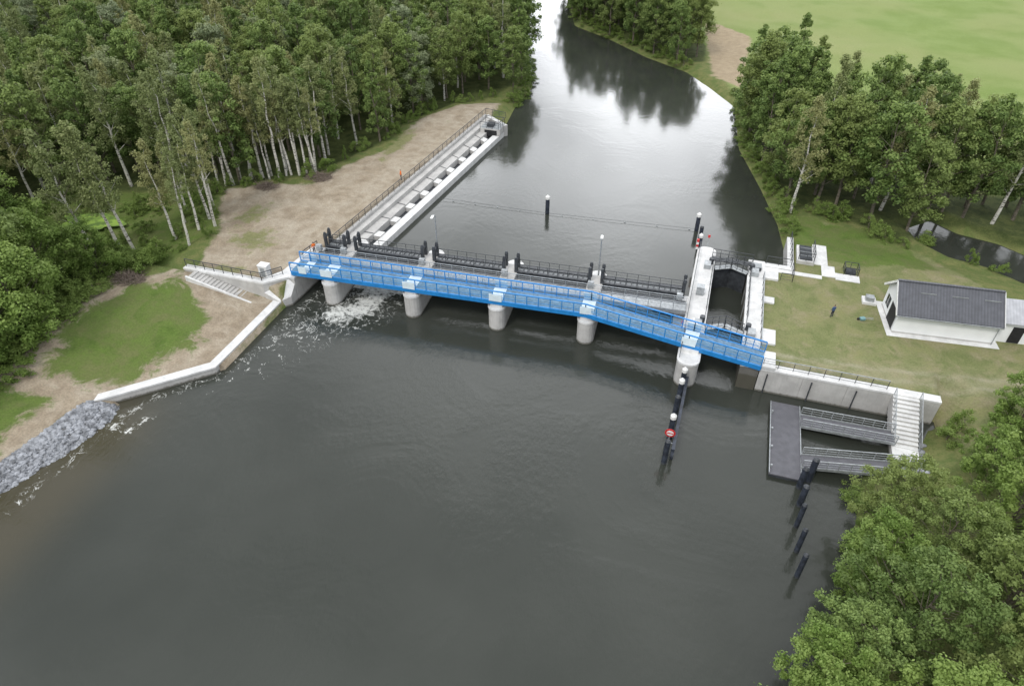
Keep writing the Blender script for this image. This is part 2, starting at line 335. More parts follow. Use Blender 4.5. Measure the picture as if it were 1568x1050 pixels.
# ------------------------------------------------------------------ weir frame
ca,sa_=math.cos(math.radians(3.4)),math.sin(math.radians(3.4))
def W(s,t,z=None):
    x=s*ca-t*sa_; y=68.8+s*sa_+t*ca
    return (x,y) if z is None else (x,y,z)
PS=[-42.6,-32.0,-21.4,-10.8]
weir=empty('weir')
mb=MB()
def stadium(s,t0,t1,hw,n=9):
    pts=[W(s+hw*math.cos(a),t1+hw*math.sin(a)) for a in [math.pi*i/n for i in range(n+1)]]
    pts+=[W(s+hw*math.cos(a),t0+hw*math.sin(a)) for a in [math.pi+math.pi*i/n for i in range(n+1)]]
    return pts
for s in PS:
    mb.prism(stadium(s,-6.0,3.0,1.0),-2.5,2.9,'conc'); mb.prism(stadium(s,-6.0,3.0,1.08),2.903,3.15,'concw')
    mb.prism([W(s-.7,-6.4),W(s+.7,-6.4),W(s+.7,-4.0),W(s-.7,-4.0)],3.153,3.75,'concw')
    mb.prism([W(s-.9,-3.6),W(s+.9,-3.6),W(s+.9,1.9),W(s-.9,1.9)],3.153,3.85,'conc')
mb.obj('piers',weir)
mb=MB(); bays=[(-45.6,-43.6)]+[(a+1.0,b_-1.0) for a,b_ in zip(PS,PS[1:]+[.4])]
for i,(a,b_) in enumerate(bays):
    top=3.4 if i!=1 else 3.6
    bot=-2 if i not in(0,1) else .9
    mb.prism([W(a,-.3),W(b_,-.3),W(b_,0),W(a,0)],bot,top,'anth')
    for z in (1.0,1.9,2.8): mb.prism([W(a,-.55),W(b_,-.55),W(b_,-.303),W(a,-.303)],z,z+.15,'anth')
    n=int((b_-a)/1.2)
    for j in range(1,n): 
        s=a+(b_-a)*j/n; mb.prism([W(s-.06,-.5),W(s+.06,-.5),W(s+.06,-.306),W(s-.06,-.306)],max(bot,-1),top-.1,'anth')
    for t0,t1,z in ((.15,.55,4.0),(1.3,1.7,4.0),(2.05,2.35,3.7)):
        mb.prism([W(a-.3,t0),W(b_+.3,t0),W(b_+.3,t1),W(a-.3,t1)],z-.6,z,'anth')
    mb.prism([W(a-.3,.553),W(b_+.3,.553),W(b_+.3,1.297),W(a-.3,1.297)],3.75,3.82,'steel')
    for j in range(1,2*n): 
        s=a+(b_-a)*j/(2*n); mb.prism([W(s-.05,.556),W(s+.05,.556),W(s+.05,1.294),W(s-.05,1.294)],3.823,3.95,'anth')
    mb.rail([W(a,.35,4.0),W(b_,.35,4.0)],.95,1.3,'rail',2,.05); mb.rail([W(a,1.5,4.0),W(b_,1.5,4.0)],.95,1.3,'rail',2,.05)
mb.obj('gates',weir)
mb=MB()
for s in PS+[-.4,-46.0]:
    for ds in ((-.75,.75) if s in PS else (0,)):
        for t in (.35,1.5):
            mb.beam(W(s+ds,t,3.1),W(s+ds,t,5.5),.34,.34,'anth'); mb.cyl(W(s+ds,t,5.5),W(s+ds,t,5.85),.24,.14,'anth',8)
        mb.beam(W(s+ds,.2,5.2),W(s+ds,1.7,5.2),.25,.25,'anth')
    mb.beam(W(s-.4,-.9,3.9),W(s-.4,-.9,4.7),.7,.5,'steel')
mb.obj('hoists',weir)
mb=MB()
mb.prism([W(-46.5,-3.3),W(0,-3.3),W(0,-1.9),W(-46.5,-1.9)],3.86,4.0,'steel')
mb.prism([W(-46.5,-3.36),W(0,-3.36),W(0,-3.303),W(-46.5,-3.303)],3.55,4.1,'steel')
mb.prism([W(-46.5,-1.7),W(0,-1.7),W(0,-.75),W(-46.5,-.75)],3.3,3.7,'anth')
mb.rail([W(-46.5,-3.2,4.0),W(0,-3.2,4.0)],1.05,1.4,'steel',3,.05); mb.rail([W(-46.5,-2.0,4.0),W(0,-2.0,4.0)],1.05,1.4,'steel',3,.05)
mb.obj('service_walkway',weir)
mb=MB(); M['foam']=simple('white_water',(.6,.62,.6),.7,.3,2,bmp=.8)
a,b_=bays[1]; prof=[(0.0,1.02),(-.6,.95),(-1.3,.6),(-2.0,.12),(-2.6,.02)]
nn=24; vv=[];
for i in range(nn+1):
    for t,z in prof: vv.append(W(a+(b_-a)*i/nn,t+random.uniform(-.1,.1),z+random.uniform(-.03,.03)))
mb.add(vv,[(i*5+j,i*5+j+1,(i+1)*5+j+1,(i+1)*5+j) for i in range(nn) for j in range(4)],'foam'); mb.obj('overflow_water',weir)

# ------------------------------------------------------------------ footbridge
mb=MB()
C=[W(-47.4,-5.3,4.1),W(-10.8,-5.35,4.2),(1.3,60.9,3.95),(8.9,60.0,3.6)]
C=[Vector(c) for c in C]; hw=1.3; Ls=[];Rs=[]
for i,c in enumerate(C):
    d=Vector((0,0))
    if i>0: d+= (C[i]-C[i-1]).xy.normalized()
    if i<len(C)-1: d+=(C[i+1]-C[i]).xy.normalized()
    d.normalize(); n=Vector((-d.y,d.x,0)); Ls.append(c+n*hw); Rs.append(c-n*hw)
U=Vector((0,0,1))
for i in range(3):
    mb.add([Rs[i],Rs[i+1],Ls[i+1],Ls[i],Rs[i]-U*.12,Rs[i+1]-U*.12,Ls[i+1]-U*.12,Ls[i]-U*.12],[(0,1,2,3),(7,6,5,4),(0,4,5,1),(2,6,7,3)],'deck')
    for P in (Ls,Rs):
        mb.beam(P[i]-U*.25,P[i+1]-U*.25,.18,.55,'blue')
        mb.rail([P[i]+U*.0,P[i+1]+U*.0],1.25,1.35,'blue',1,.09,infill='blue2')
        mb.beam(P[i]+U*1.27,P[i+1]+U*1.27,.16,.1,'blue')
    ln=(C[i+1]-C[i]).length; n=int(ln/2.7)
    for j in range(n+1):
        q=j/n; mb.beam(Ls[i].lerp(Ls[i+1],q)-U*.32,Rs[i].lerp(Rs[i+1],q)-U*.32,.14,.3,'blue')
def plate(c,d,wd=.75):
    d=Vector((d[0],d[1],0)).normalized(); n=Vector((-d.y,d.x,0)); c=Vector(c)
    q=[c-d*wd-n*1.2,c+d*wd-n*1.2,c+d*wd+n*1.2,c-d*wd+n*1.2]; mb.add([v+U*.02 for v in q]+[v+U*.06 for v in q],[(4,5,6,7),(0,1,5,4),(1,2,6,5),(2,3,7,6),(3,0,4,7)],'pale')
    for sgn in (-1,1):
        o=n*sgn*(hw+.13); mb.beam(c+o-d*wd+U*.45,c+o+d*wd+U*.45,.05,.95,'pale')
dd=(C[1]-C[0])
for s in PS: plate(C[0].lerp(C[1],(s+47.4)/36.6),dd)
plate(C[0].lerp(C[1],.045),dd,.5); plate(C[2],(1,-.12,0))
mb.obj('blue_footbridge')

# ------------------------------------------------------------------ lock
lock=empty('ship_lock')
mb=MB()
def rounded(x0,x1,y0,y1,r):
    pts=[]
    for cx,cy,a0 in ((x1-r,y0+r,-90),(x1-r,y1-r,0),(x0+r,y1-r,90),(x0+r,y0+r,180)):
        for i in range(6): a=math.radians(a0+18*i); pts.append((cx+r*math.cos(a),cy+r*math.sin(a)))
    return pts
mb.prism(rounded(.3,2.6,57.2,82.0,1.1),-2.5,2.95,'conc','conc'); mb.prism(rounded(.25,2.65,57.15,82.05,1.1),2.953,3.2,'concw')
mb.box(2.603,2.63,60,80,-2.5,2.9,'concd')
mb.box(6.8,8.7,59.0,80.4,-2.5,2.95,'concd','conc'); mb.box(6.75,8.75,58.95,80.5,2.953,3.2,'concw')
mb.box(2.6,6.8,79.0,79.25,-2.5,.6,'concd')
mb.box(.55,2.35,59.2,62.0,3.203,3.55,'concw'); mb.box(8.0,10.2,58.9,61.6,3.21,3.5,'concw')
mb.box(-1.0,.3,66.5,69.5,-2.5,3.4,'conc','concw'); mb.box(8.7,10.4,76.6,79.2,2.7,3.26,'concw'); mb.box(8.7,10.2,63.4,66.0,2.7,3.24,'concw'); mb.box(8.7,10.0,71.4,72.6,2.7,3.2,'concw')
mb.obj('chamber_walls',lock)
mb=MB()
for y,dz in ((77.4,1),(64.6,-1)):
    for sx in (-1,1):
        hx=4.7+sx*2.05; tip=(4.7+sx*.02,y+ (1.0))
        mb.beam((hx,y,.9),(tip[0],tip[1],.9),.35,4.6,'anth'); mb.beam((hx,y-.35,3.2),(tip[0],tip[1]-.35,3.2),.8,.08,'steel')
        mb.rail([(hx,y-.7,3.2),(tip[0],tip[1]-.7,3.2)],1.05,.7,'rail',2,.05); mb.rail([(hx,y+.1,3.2),(tip[0],tip[1]+.1,3.2)],1.05,.7,'rail',2,.05)
        mb.box(4.7+sx*2.9-.4,4.7+sx*2.9+.4,y-.9,y+.3,3.203,3.8,'steel'); mb.cyl((4.7+sx*2.5,y+.6,3.2),(4.7+sx*2.5,y+.6,4.0),.3,.3,'anth',12)
# flat service walkway across the upper head
mb.beam((2.2,79.3,3.24),(7.2,79.3,3.24),1.0,.1,'anth'); mb.rail([(2.2,79.8,3.28),(7.2,79.8,3.28)],1.05,1.0,'rail',2,.05); mb.rail([(2.2,78.85,3.28),(7.2,78.85,3.28)],1.05,1.0,'rail',2,.05)
mb.box(7.1,8.3,77.9,79.0,3.203,3.75,'anth','steel')
for x in (2.66,6.76):
    for y in (68,71.5,75): 
        mb.beam((x,y-.2,0),(x,y-.2,3.2),.05,.05,'steel'); mb.beam((x,y+.2,0),(x,y+.2,3.2),.05,.05,'steel')
        for z in range(11): mb.beam((x,y-.2,.2+z*.28),(x,y+.2,.2+z*.28),.04,.04,'steel')
mb.obj('lock_gates',lock)
mb=MB()
mb.rail([(.5,58.2,3.2),(.5,81.3,3.2)],1.1,1.6,'rail',2,.055); 
mb.rail([(8.6,61.9,3.2),(8.6,76.4,3.2)],1.1,1.6,'rail',2,.055,top='steel'); mb.rail([(7.0,61.9,3.2),(7.0,63.4,3.2)],1.1,1.6,'rail',2,.055)
mb.rail([(2.45,66.5,3.2),(2.45,76.4,3.2)],1.1,1.6,'rail',2,.055); mb.rail([(7.0,66.4,3.2),(7.0,76.4,3.2)],1.1,1.6,'rail',2,.055)
mb.obj('railings',lock)
mb=MB()
mb.box(1.0,1.9,70.4,71.3,3.203,4.3,'steel'); mb.box(1.1,1.8,62.8,63.6,3.203,4.2,'concw')
for z in range(4): mb.beam((.12,81.0,3.3+z*.35),(.12,81.0,3.65+z*.35),.3,.3,'red' if z%2 else 'cap')
for z in range(4): mb.beam((.15,64.6,2.0+z*.3),(.15,64.6,2.3+z*.3),.25,.25,'red' if z%2 else 'cap')
mb.beam((1.4,82.1,3.2),(1.4,82.1,5.0),.1,.1,'steel'); mb.beam((1.4,82.0,4.6),(1.4,82.0,5.0),.3,.06,'red')
mb.obj('equipment',lock)

# ------------------------------------------------------------------ quay / retaining walls
mb=MB()
for i,x in enumerate(np.arange(8.8,26,4.32)):
    x1=min(26,x+4.30); mb.box(x,x1,59.0,59.9,-2.5,2.9,'conc'); 
mb.box(8.76,26.0,58.95,59.95,2.903,3.12,'concw')
for x in (9.6,14.0,18.3): mb.cyl((x,58.85,-.5),(x,58.85,2.6),.07,.07,'anth',6)
mb.rail([(9.0,59.4,3.12),(21.0,59.4,3.12)],1.1,1.5,'rail',3,.055,top='steel')
mb.obj('quay_wall')
mb=MB()
mb.box(8.76,12.3,79.5,80.4,-2.5,3.15,'conc','concw'); mb.box(11.5,12.3,80.403,88,-2.5,3.12,'conc','concw')
mb.rail([(8.9,80.2,3.15),(11.9,80.2,3.15),(11.9,87.6,3.15)],1.1,1.5,'rail',2,.055)
mb.rail([(10.6,76.6,3.2),(12,76.6,3.2),(12,79.6,3.2)],1.1,1.5,'rail',2,.055)
mb.obj('upstream_quay_wall')
mb=MB()
mb.box(12.6,14.69,81.6,85.6,2.9,3.5,'conc','concw'); mb.box(12.9,14.4,81.9,85.3,3.503,3.7,'anth','anth')
for y in (82.6,83.6,84.6): mb.box(12.95,14.35,y-.03,y+.03,3.703,3.76,'steel')
mb.box(14.7,16.4,82.003,87.0,2.9,3.12,'concw'); mb.box(15.6,17.19,79.46,82.0,2.9,3.1,'concw'); mb.box(17.2,20.0,79.1,80.6,2.9,3.09,'concw'); mb.box(9.0,15.59,78.7,79.45,2.9,3.08,'concw')
mb.rail([(12.7,81.7,3.5),(14.6,81.7,3.5),(14.6,85.5,3.5)],1.1,1.2,'rail',2,.06); mb.rail([(18.2,80.5,3.1),(19.8,80.5,3.1),(19.8,82,3.1),(18.2,82,3.1),(18.2,80.5,3.1)],1.0,.8,'rail',2,.05)
mb.beam((19,80.8,3.2),(19,81.7,3.2),1.2,.4,'anth')
mb.obj('inlet_structure')
mb=MB()
mb.prism([(-57.6,34.6),(-47.75,44.15),(-47.65,57.4),(-48.55,57.4),(-48.65,44.55),(-58.2,35.25)],-2.5,.85,'conc')
mb.prism([(-57.65,34.5),(-47.65,44.1),(-47.55,57.4),(-48.6,57.4),(-48.7,44.6),(-58.3,35.25)],.853,1.05,'concw')
mb.obj('low_retaining_wall')
mb=MB()
mb.prism([(-60.9,57.0),(-49.6,57.0),(-47.3,59.2),(-46.6,59.2),(-46.3,66.4),(-48,66.4),(-48.6,60.0),(-50,57.8),(-60.9,57.8)],-1,3.15,'conc')
mb.prism([(-61,56.95),(-49.55,56.95),(-47.25,59.1),(-46.5,59.1),(-46.2,66.5),(-48.1,66.5),(-48.7,60.1),(-50.1,57.85),(-61,57.85)],3.153,3.4,'concw')
mb.prism([(-49.6,56.9),(-47.7,56.9),(-46.7,58.0),(-46.65,59.15),(-47.35,59.15)],-2.5,[2.0,1.08,1.3,2.4,3.1],'conc','concw')
mb.rail([(-60.8,57.4,3.4),(-49.9,57.4,3.4),(-48.2,59.4,3.4)],1.1,1.4,'rail',3,.06)
mb.rail([(-47.6,63.3,3.4),(-47.2,66.2,3.4)],1.1,1.4,'rail',3,.06)
mb.obj('abutment_wall')
mb=MB()
n=17
for i in range(n):
    x0=-59.2+i*.5; z=3.35-i*.132; mb.box(x0,x0+.5,55.5,56.93,z-1.6,z,'conc','conc')
mb.prism([(-59.4,55.25),(-50.6,55.25),(-50.6,55.497),(-59.4,55.497)],0,[3.5,1.35,1.35,3.5],'concw')
mb.obj('concrete_stairs')
mb=MB()
n=12
for i in range(n):
    y1=58.95-i*.42; z=3.0-i*.2; mb.box(21.6,24.0,y1-.42,y1,z-1.6,z,'conc','concw')
mb.box(21.6,24.0,51.5,53.91,-1,.75,'conc','concw')
mb.rail([(21.65,58.9,3.0),(21.65,54,.8)],1.0,1.2,'steel',2,.05); mb.rail([(24.0,58.9,3.0),(24.0,54,.8)],1.0,1.2,'steel',2,.05)
mb.obj('quay_stairs')
mb=MB()
def FLn(k,off):
    a=Vector((-45.9,66.5)).lerp(Vector((-41.5,117.6)),k); b2=Vector((-41.3,66.9)).lerp(Vector((-37.1,114.2)),k)
    return a.lerp(b2,off)
def strip(o0,o1,z0,z1,k,kt=None,k0=0,k1=1): mb.prism([FLn(k0,o0),FLn(k0,o1),FLn(k1,o1),FLn(k1,o0)],z0,z1,k,kt)
strip(-.12,.0,-2.5,3.3,'conc','conc'); strip(.003,.20,-2.5,2.9,'conc','conc')
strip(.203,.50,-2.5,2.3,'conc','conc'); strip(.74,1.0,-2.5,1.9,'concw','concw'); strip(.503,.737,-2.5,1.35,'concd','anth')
for i in range(11):
    k=(i+.5)/11
    mb.prism([FLn(k,.503),FLn(k,.737),FLn(k+.028,.737),FLn(k+.028,.503)],0,2.05,'conc','concw')
    mb.prism([FLn(k,.206),FLn(k,.5),FLn(k+.004,.5),FLn(k+.004,.206)],1,2.34,'conc','anth')
mb.wallline([tuple(FLn(1,-.12)),tuple(FLn(1,1.0))],.8,-2.5,3.0,'conc',0,'concw')
e=FLn(1,.1); mb.box(e.x+.2,e.x+3.9,e.y-5.2,e.y-2.2,2.0,3.05,'conc','steel'); mb.rail([(e.x+.2,e.y-5.2,3.05),(e.x+3.6,e.y-5.2,3.05),(e.x+3.8,e.y-2.2,3.05),(e.x+.2,e.y-2.2,3.05)],1.1,1.1,'rail',2,.06)
mb.box(e.x+1.2,e.x+2.4,e.y-4.4,e.y-3.2,3.053,3.6,'anth'); mb.box(e.x+1.0,e.x+3.3,e.y-5.25,e.y-5.203,1.6,2.8,'black')
p0=FLn(0,-.06);p1=FLn(1,-.06); mb.rail([(p0.x,p0.y,3.3),(p1.x,p1.y,3.3),(p1.x+4,p1.y-.4,3.1)],1.1,1.6,'rail',3,.055)
mb.obj('fish_ladder')
mb=MB(); mb.box(-50.9,-49.7,58.4,59.3,3.1,4.7,'concw'); mb.box(-50.95,-49.65,58.35,59.35,4.703,4.8,'cap'); mb.box(-50.6,-50.0,58.37,58.4,3.3,4.5,'steel'); mb.obj('control_cabinet')
# ------------------------------------------------------------------ floating dock and gangways
mb=MB()
mb.box(10.5,13.3,47.2,57.2,-.3,.35,'anth'); mb.box(10.42,13.38,47.12,57.28,.353,.47,'planks')
for x in (10.45,13.3): mb.beam((x,47.2,.55),(x,57.2,.55),.08,.1,'steel')
for y in (48,50.5,53,55.5): mb.cyl((10.6,y,.47),(10.6,y,.8),.08,.1,'steel',8)
mb.obj('floating_dock')
for y,x1,z1 in ((54.9,21.8,1.2),(49.3,22.6,1.6)):
    mb=MB(); a=Vector((13.3,y,.7));b2=Vector((x1,y+.9 if y<50 else y-.3,z1))
    mb.beam(a,b2,1.6,.12,'planks')
    for o in (-.85,.85):
        oo=Vector((0,o,0)); mb.rail([a+oo,b2+oo],1.05,1.0,'steel',3,.06); mb.beam(a+oo,b2+oo,.1,.3,'steel')
    mb.obj('gangway')
def pile(x,y,top,r=.26,z0=-2,cap='cap',dx=0,dy=0):
    mb=MB(); mb.cyl((x,y,z0),(x+dx,y+dy,top),r,r,'pile',14)
    if cap=='cap': mb.cyl((x+dx,y+dy,top-.35),(x+dx,y+dy,top+.02),r*1.12,r*1.12,cap,14); mb.cyl((x+dx,y+dy,top+.02),(x+dx,y+dy,top+.25),r*1.12,r*.3,cap,14)
    else: mb.cyl((x+dx,y+dy,top),(x+dx,y+dy,top+.15),r*1.05,r*.5,'anth',14)
    mb.cyl((x,y,-.1),(x,y,.25),r*1.02,r*1.02,'anth',14); mb.obj('mooring_pile',smooth_=False)
for y in (36.9,39.4,42.0,): pile(12.9,y,3.0,.22,cap='pile')
for y in (44.5,46.6): pile(13.2,y,2.6,.28,cap='pile')
pile(14.0,47.6,3.0,.3,cap='pile')
for i,y in enumerate((45.9,49.2,52.0,54.6,56.4)): pile(.9+.1*i,y,3.2 if i else 3.0,.27,cap='cap' if i not in (0,2) else 'pile')
mb=MB()
mb.beam((1.5,46.2,1.6),(1.7,57.0,1.6),.3,.35,'pile'); mb.beam((1.5,46.2,.5),(1.7,57.0,.5),.3,.35,'pile'); mb.obj('fender_beam')
mb=MB(); mb.cyl((.95,47.1,1.2),(.95,47.1,3.3),.05,.05,'steel',8); mb.beam((.95,47.1,1.6),(1.5,47.1,1.6),.06,.06,'steel'); mb.cyl((.95,47.03,3.0),(.95,46.98,3.0),.5,.5,'red',20); mb.cyl((.95,46.978,3.0),(.95,46.96,3.0),.33,.33,'cap',20); mb.beam((.65,46.95,3.0),(1.25,46.95,3.0),.02,.12,'red'); mb.obj('navigation_sign')
pile(-22.1,88.6,3.7,.3,-1); pile(-.4,90,3.6,.3,-1); pile(.3,86.6,3.5,.26,-1,cap='pile'); pile(.4,84.4,3.5,.26,-1)
mb=MB()
P0=Vector((-38.6,88,1.25));P1=Vector((-22.1,88.3,1.2));P2=Vector((-.6,90,1.25))
for a,b2 in ((P0,P1),(P1,P2)):
    n=14
    for i in range(n):
        mb.beam(a.lerp(b2,i/n),a.lerp(b2,(i+1)/n),.03,.03,'rail')
        if i%3==1: mb.cyl(a.lerp(b2,(i+.5)/n)-Vector((.12,0,.2)),a.lerp(b2,(i+.5)/n)+Vector((.12,0,-.2)),.07,.07,'steel',8)
mb.obj('float_boom')
for s,t in ((-31.4,2.1),(-10.7,2.3)):
    mb=MB(); x,y=W(s,t); mb.cyl((x,y,3.1),(x,y,9.2),.11,.075,'steel',10); mb.box(x-.2,x+.2,y-.2,y+.2,3.1,3.3,'steel')
    mb.cyl((x,y,9.2),(x+.1,y-.5,9.6),.07,.06,'steel',8); mb.cyl((x+.1,y-.5,9.6),(x+.15,y-1.0,9.65),.06,.05,'steel',8)
    mb.beam((x+.14,y-.8,9.66),(x+.24,y-1.6,9.72),.3,.12,'cap'); mb.obj('street_lamp')

# ------------------------------------------------------------------ lock house
hs=empty('lock_house',(27.4,72.9,3.0),math.radians(5))
mb=MB(); w2,d2,eh,rh=5.1,2.7,2.9,5.0
mb.box(-w2-.6,w2+.6,-d2-.7,d2+.6,-.3,.06,'concw')
v=[(-w2,-d2,0),(w2,-d2,0),(w2,d2,0),(-w2,d2,0),(-w2,-d2,eh),(w2,-d2,eh),(w2,d2,eh),(-w2,d2,eh),(-w2,0,rh-.1),(w2,0,rh-.1)]
mb.add(v,[(0,1,5,4),(2,3,7,6),(1,2,6,9,5),(3,0,4,8,7)],'white'); mb.box(-w2-.02,w2+.02,-d2-.02,d2+.02,0,.25,'conc')
mb.obj('walls',hs)
mb=MB(); oh=.45; sl=(rh-eh)/d2
def roofs(mb,x0,x1,yy,zE,zR,k,th=.16):
    for sg in (-1,1):
        a=[(x0,sg*yy,zE),(x1,sg*yy,zE),(x1,0,zR),(x0,0,zR)]
        v=[(p[0],p[1],p[2]+th) for p in a]+a
        mb.add(v,[(0,1,2,3) if sg<0 else (3,2,1,0),(7,6,5,4) if sg<0 else (4,5,6,7),(0,4,5,1),(1,5,6,2),(0,3,7,4)],k)
roofs(mb,-w2-.4,w2+.1,d2+oh,eh-oh*sl,rh,'roof'); mb.beam((-w2-.4,0,rh+.2),(w2+.1,0,rh+.2),.3,.12,'roof')
mb.obj('roof',hs)
mb=MB(); 
for sg in (-1,1):
    mb.beam((-w2-.42,sg*(d2+oh),eh-oh*sl+.06),(-w2-.42,0,rh+.06),.06,.26,'cap'); mb.beam((w2+.13,sg*(d2+oh),eh-oh*sl+.1),(w2+.13,0,rh+.1),.05,.3,'cap')
    mb.beam((-w2-.4,sg*(d2+oh+.07),eh-oh*sl+.02),(w2+.1,sg*(d2+oh+.07),eh-oh*sl+.02),.14,.12,'steel')
mb.cyl((w2-.1,-d2-.1,0),(w2-.1,-d2-.1,eh-.2),.05,.05,'steel',8)
for x in (-3.2,0,3.2): mb.beam((x,-1.0,rh-.55),(x+1.6,-1.0,rh-.55),.04,.1,'steel')
mb.obj('trim',hs)
mb=MB(); 
mb.box(-w2-.05,-w2-.003,-2.1,-.1,.08,2.35,'black'); mb.box(-w2-.08,-w2-.053,-2.2,-2.1,.08,2.45,'anth'); mb.box(-w2-.08,-w2-.053,-.1,0,.08,2.45,'anth'); mb.box(-w2-.05,-w2-.003,.7,1.9,.9,2.2,'glass'); mb.box(-w2-.06,-w2-.052,1.27,1.33,.9,2.2,'cap')
mb.obj('door_and_window',hs)
mb=MB(); 
x0,x1=w2+.25,w2+5.0
mb.box(x0,x1,-1.9,2.3,-.2,2.7,'white'); mb.box(x0+1.4,x0+2.6,-1.95,-1.903,.05,2.1,'black'); mb.box(x0+3.2,x0+4.1,-1.95,-1.903,1.0,2.0,'glass')
mb.box(x0-.1,x0+.2,-2.3,-1.903,0,2.6,'white')
v=[(x0-.1,-2.3,2.72),(x1+.3,-2.3,2.72),(x1+.3,.2,4.3),(x0-.1,.2,4.3),(x1+.3,2.7,2.72),(x0-.1,2.7,2.72)]; v=v+[(a,b2,c_-.14) for a,b2,c_ in v]
mb.add(v,[(0,1,2,3),(3,2,4,5),(6,7,1,0),(1,7,8,2),(2,8,10,4),(5,4,10,11),(0,3,9,6),(3,5,11,9)],'roof2'); mb.obj('annex',hs)
mb=MB(); mb.box(19.9,21.4,74.6,76.0,2.95,3.3,'concw'); mb.box(20.2,21.1,74.9,75.7,3.303,3.8,'steel'); mb.obj('pump_housing')
mb=MB(); mb.beam((19.4,71.2,3.15),(19.9,71.4,3.2),.45,.25,'cyan'); mb.beam((19.9,71.5,3.25),(20.7,71.3,3.5),.04,.04,'steel');mb.beam((19.9,71.2,3.25),(20.7,71.0,3.5),.04,.04,'steel');mb.cyl((19.2,71.1,3.15),(19.2,71.2,3.15),.15,.15,'black',10); mb.obj('wheelbarrow')
mb=MB(); mb.box(36,38,67.5,68.6,2.9,3.9,'anth'); mb.box(36.2,37.8,67.6,68.5,3.903,4.05,'steel'); mb.obj('storage_bin')

# ------------------------------------------------------------------ riprap, twigs
mb=MB()
phi=(1+5**.5)/2; ic=[(-1,phi,0),(1,phi,0),(-1,-phi,0),(1,-phi,0),(0,-1,phi),(0,1,phi),(0,-1,-phi),(0,1,-phi),(phi,0,-1),(phi,0,1),(-phi,0,-1),(-phi,0,1)]
icf=[(0,11,5),(0,5,1),(0,1,7),(0,7,10),(0,10,11),(1,5,9),(5,11,4),(11,10,2),(10,7,6),(7,1,8),(3,9,4),(3,4,2),(3,2,6),(3,6,8),(3,8,9),(4,9,5),(2,4,11),(6,2,10),(8,6,7),(9,8,1)]
def stones(mb,poly,n,r0,r1):
    P=np.array(poly); xs_=rng.uniform(P[:,0].min(),P[:,0].max(),n*4); ys_=rng.uniform(P[:,1].min(),P[:,1].max(),n*4)
    ok=sdf(poly,xs_,ys_)>0; xs_=xs_[ok][:n]; ys_=ys_[ok][:n]; hs_=height(xs_,ys_)
    for x,y,z in zip(xs_,ys_,hs_):
        r=random.uniform(r0,r1)/1.9; R=Matrix.Rotation(random.uniform(0,6),3,Vector((random.random()-.5,random.random()-.5,random.random())).normalized())
        sc=Vector((random.uniform(.7,1.3),random.uniform(.7,1.3),random.uniform(.5,.9)))
        v=[]
        for p in ic:
            q=R@(Vector(p)*r*random.uniform(.8,1.15)); v.append((x+q.x*sc.x,y+q.y*sc.y,z+q.z*sc.z))
        mb.add(v,icf,'rock')
stones(mb,[(-53.2,37.2),(-56.8,35.6),(-58.4,26),(-59.2,5),(-56,5),(-55.2,24),(-53.2,30),(-52.4,34)],4600,.12,.30); mb.obj('riprap')
mb=MB(); stones(mb,[(18,50),(24,50),(25,56),(19.5,52.5)],260,.25,.5); mb.obj('riprap')
def brush(x,y,r,n):
    mb=MB(); z=float(height(np.array([x]),np.array([y]))[0])
    for i in range(n):
        a=random.uniform(0,6.28); rr=r*random.random()**.5; p=Vector((x+rr*math.cos(a),y+rr*math.sin(a)*.7,z+random.uniform(0,.9)*(1-rr/r))); d=Vector((random.uniform(-1,1),random.uniform(-1,1),random.uniform(-.3,.5))).normalized()*random.uniform(.4,1.1)
        mb.beam(p-d,p+d,.03,.03,'twig')
    mb.obj('brush_pile')
brush(-66.5,53.5,2.2,420); brush(-58,85.3,2.2,300); brush(-64,80,1.8,200)

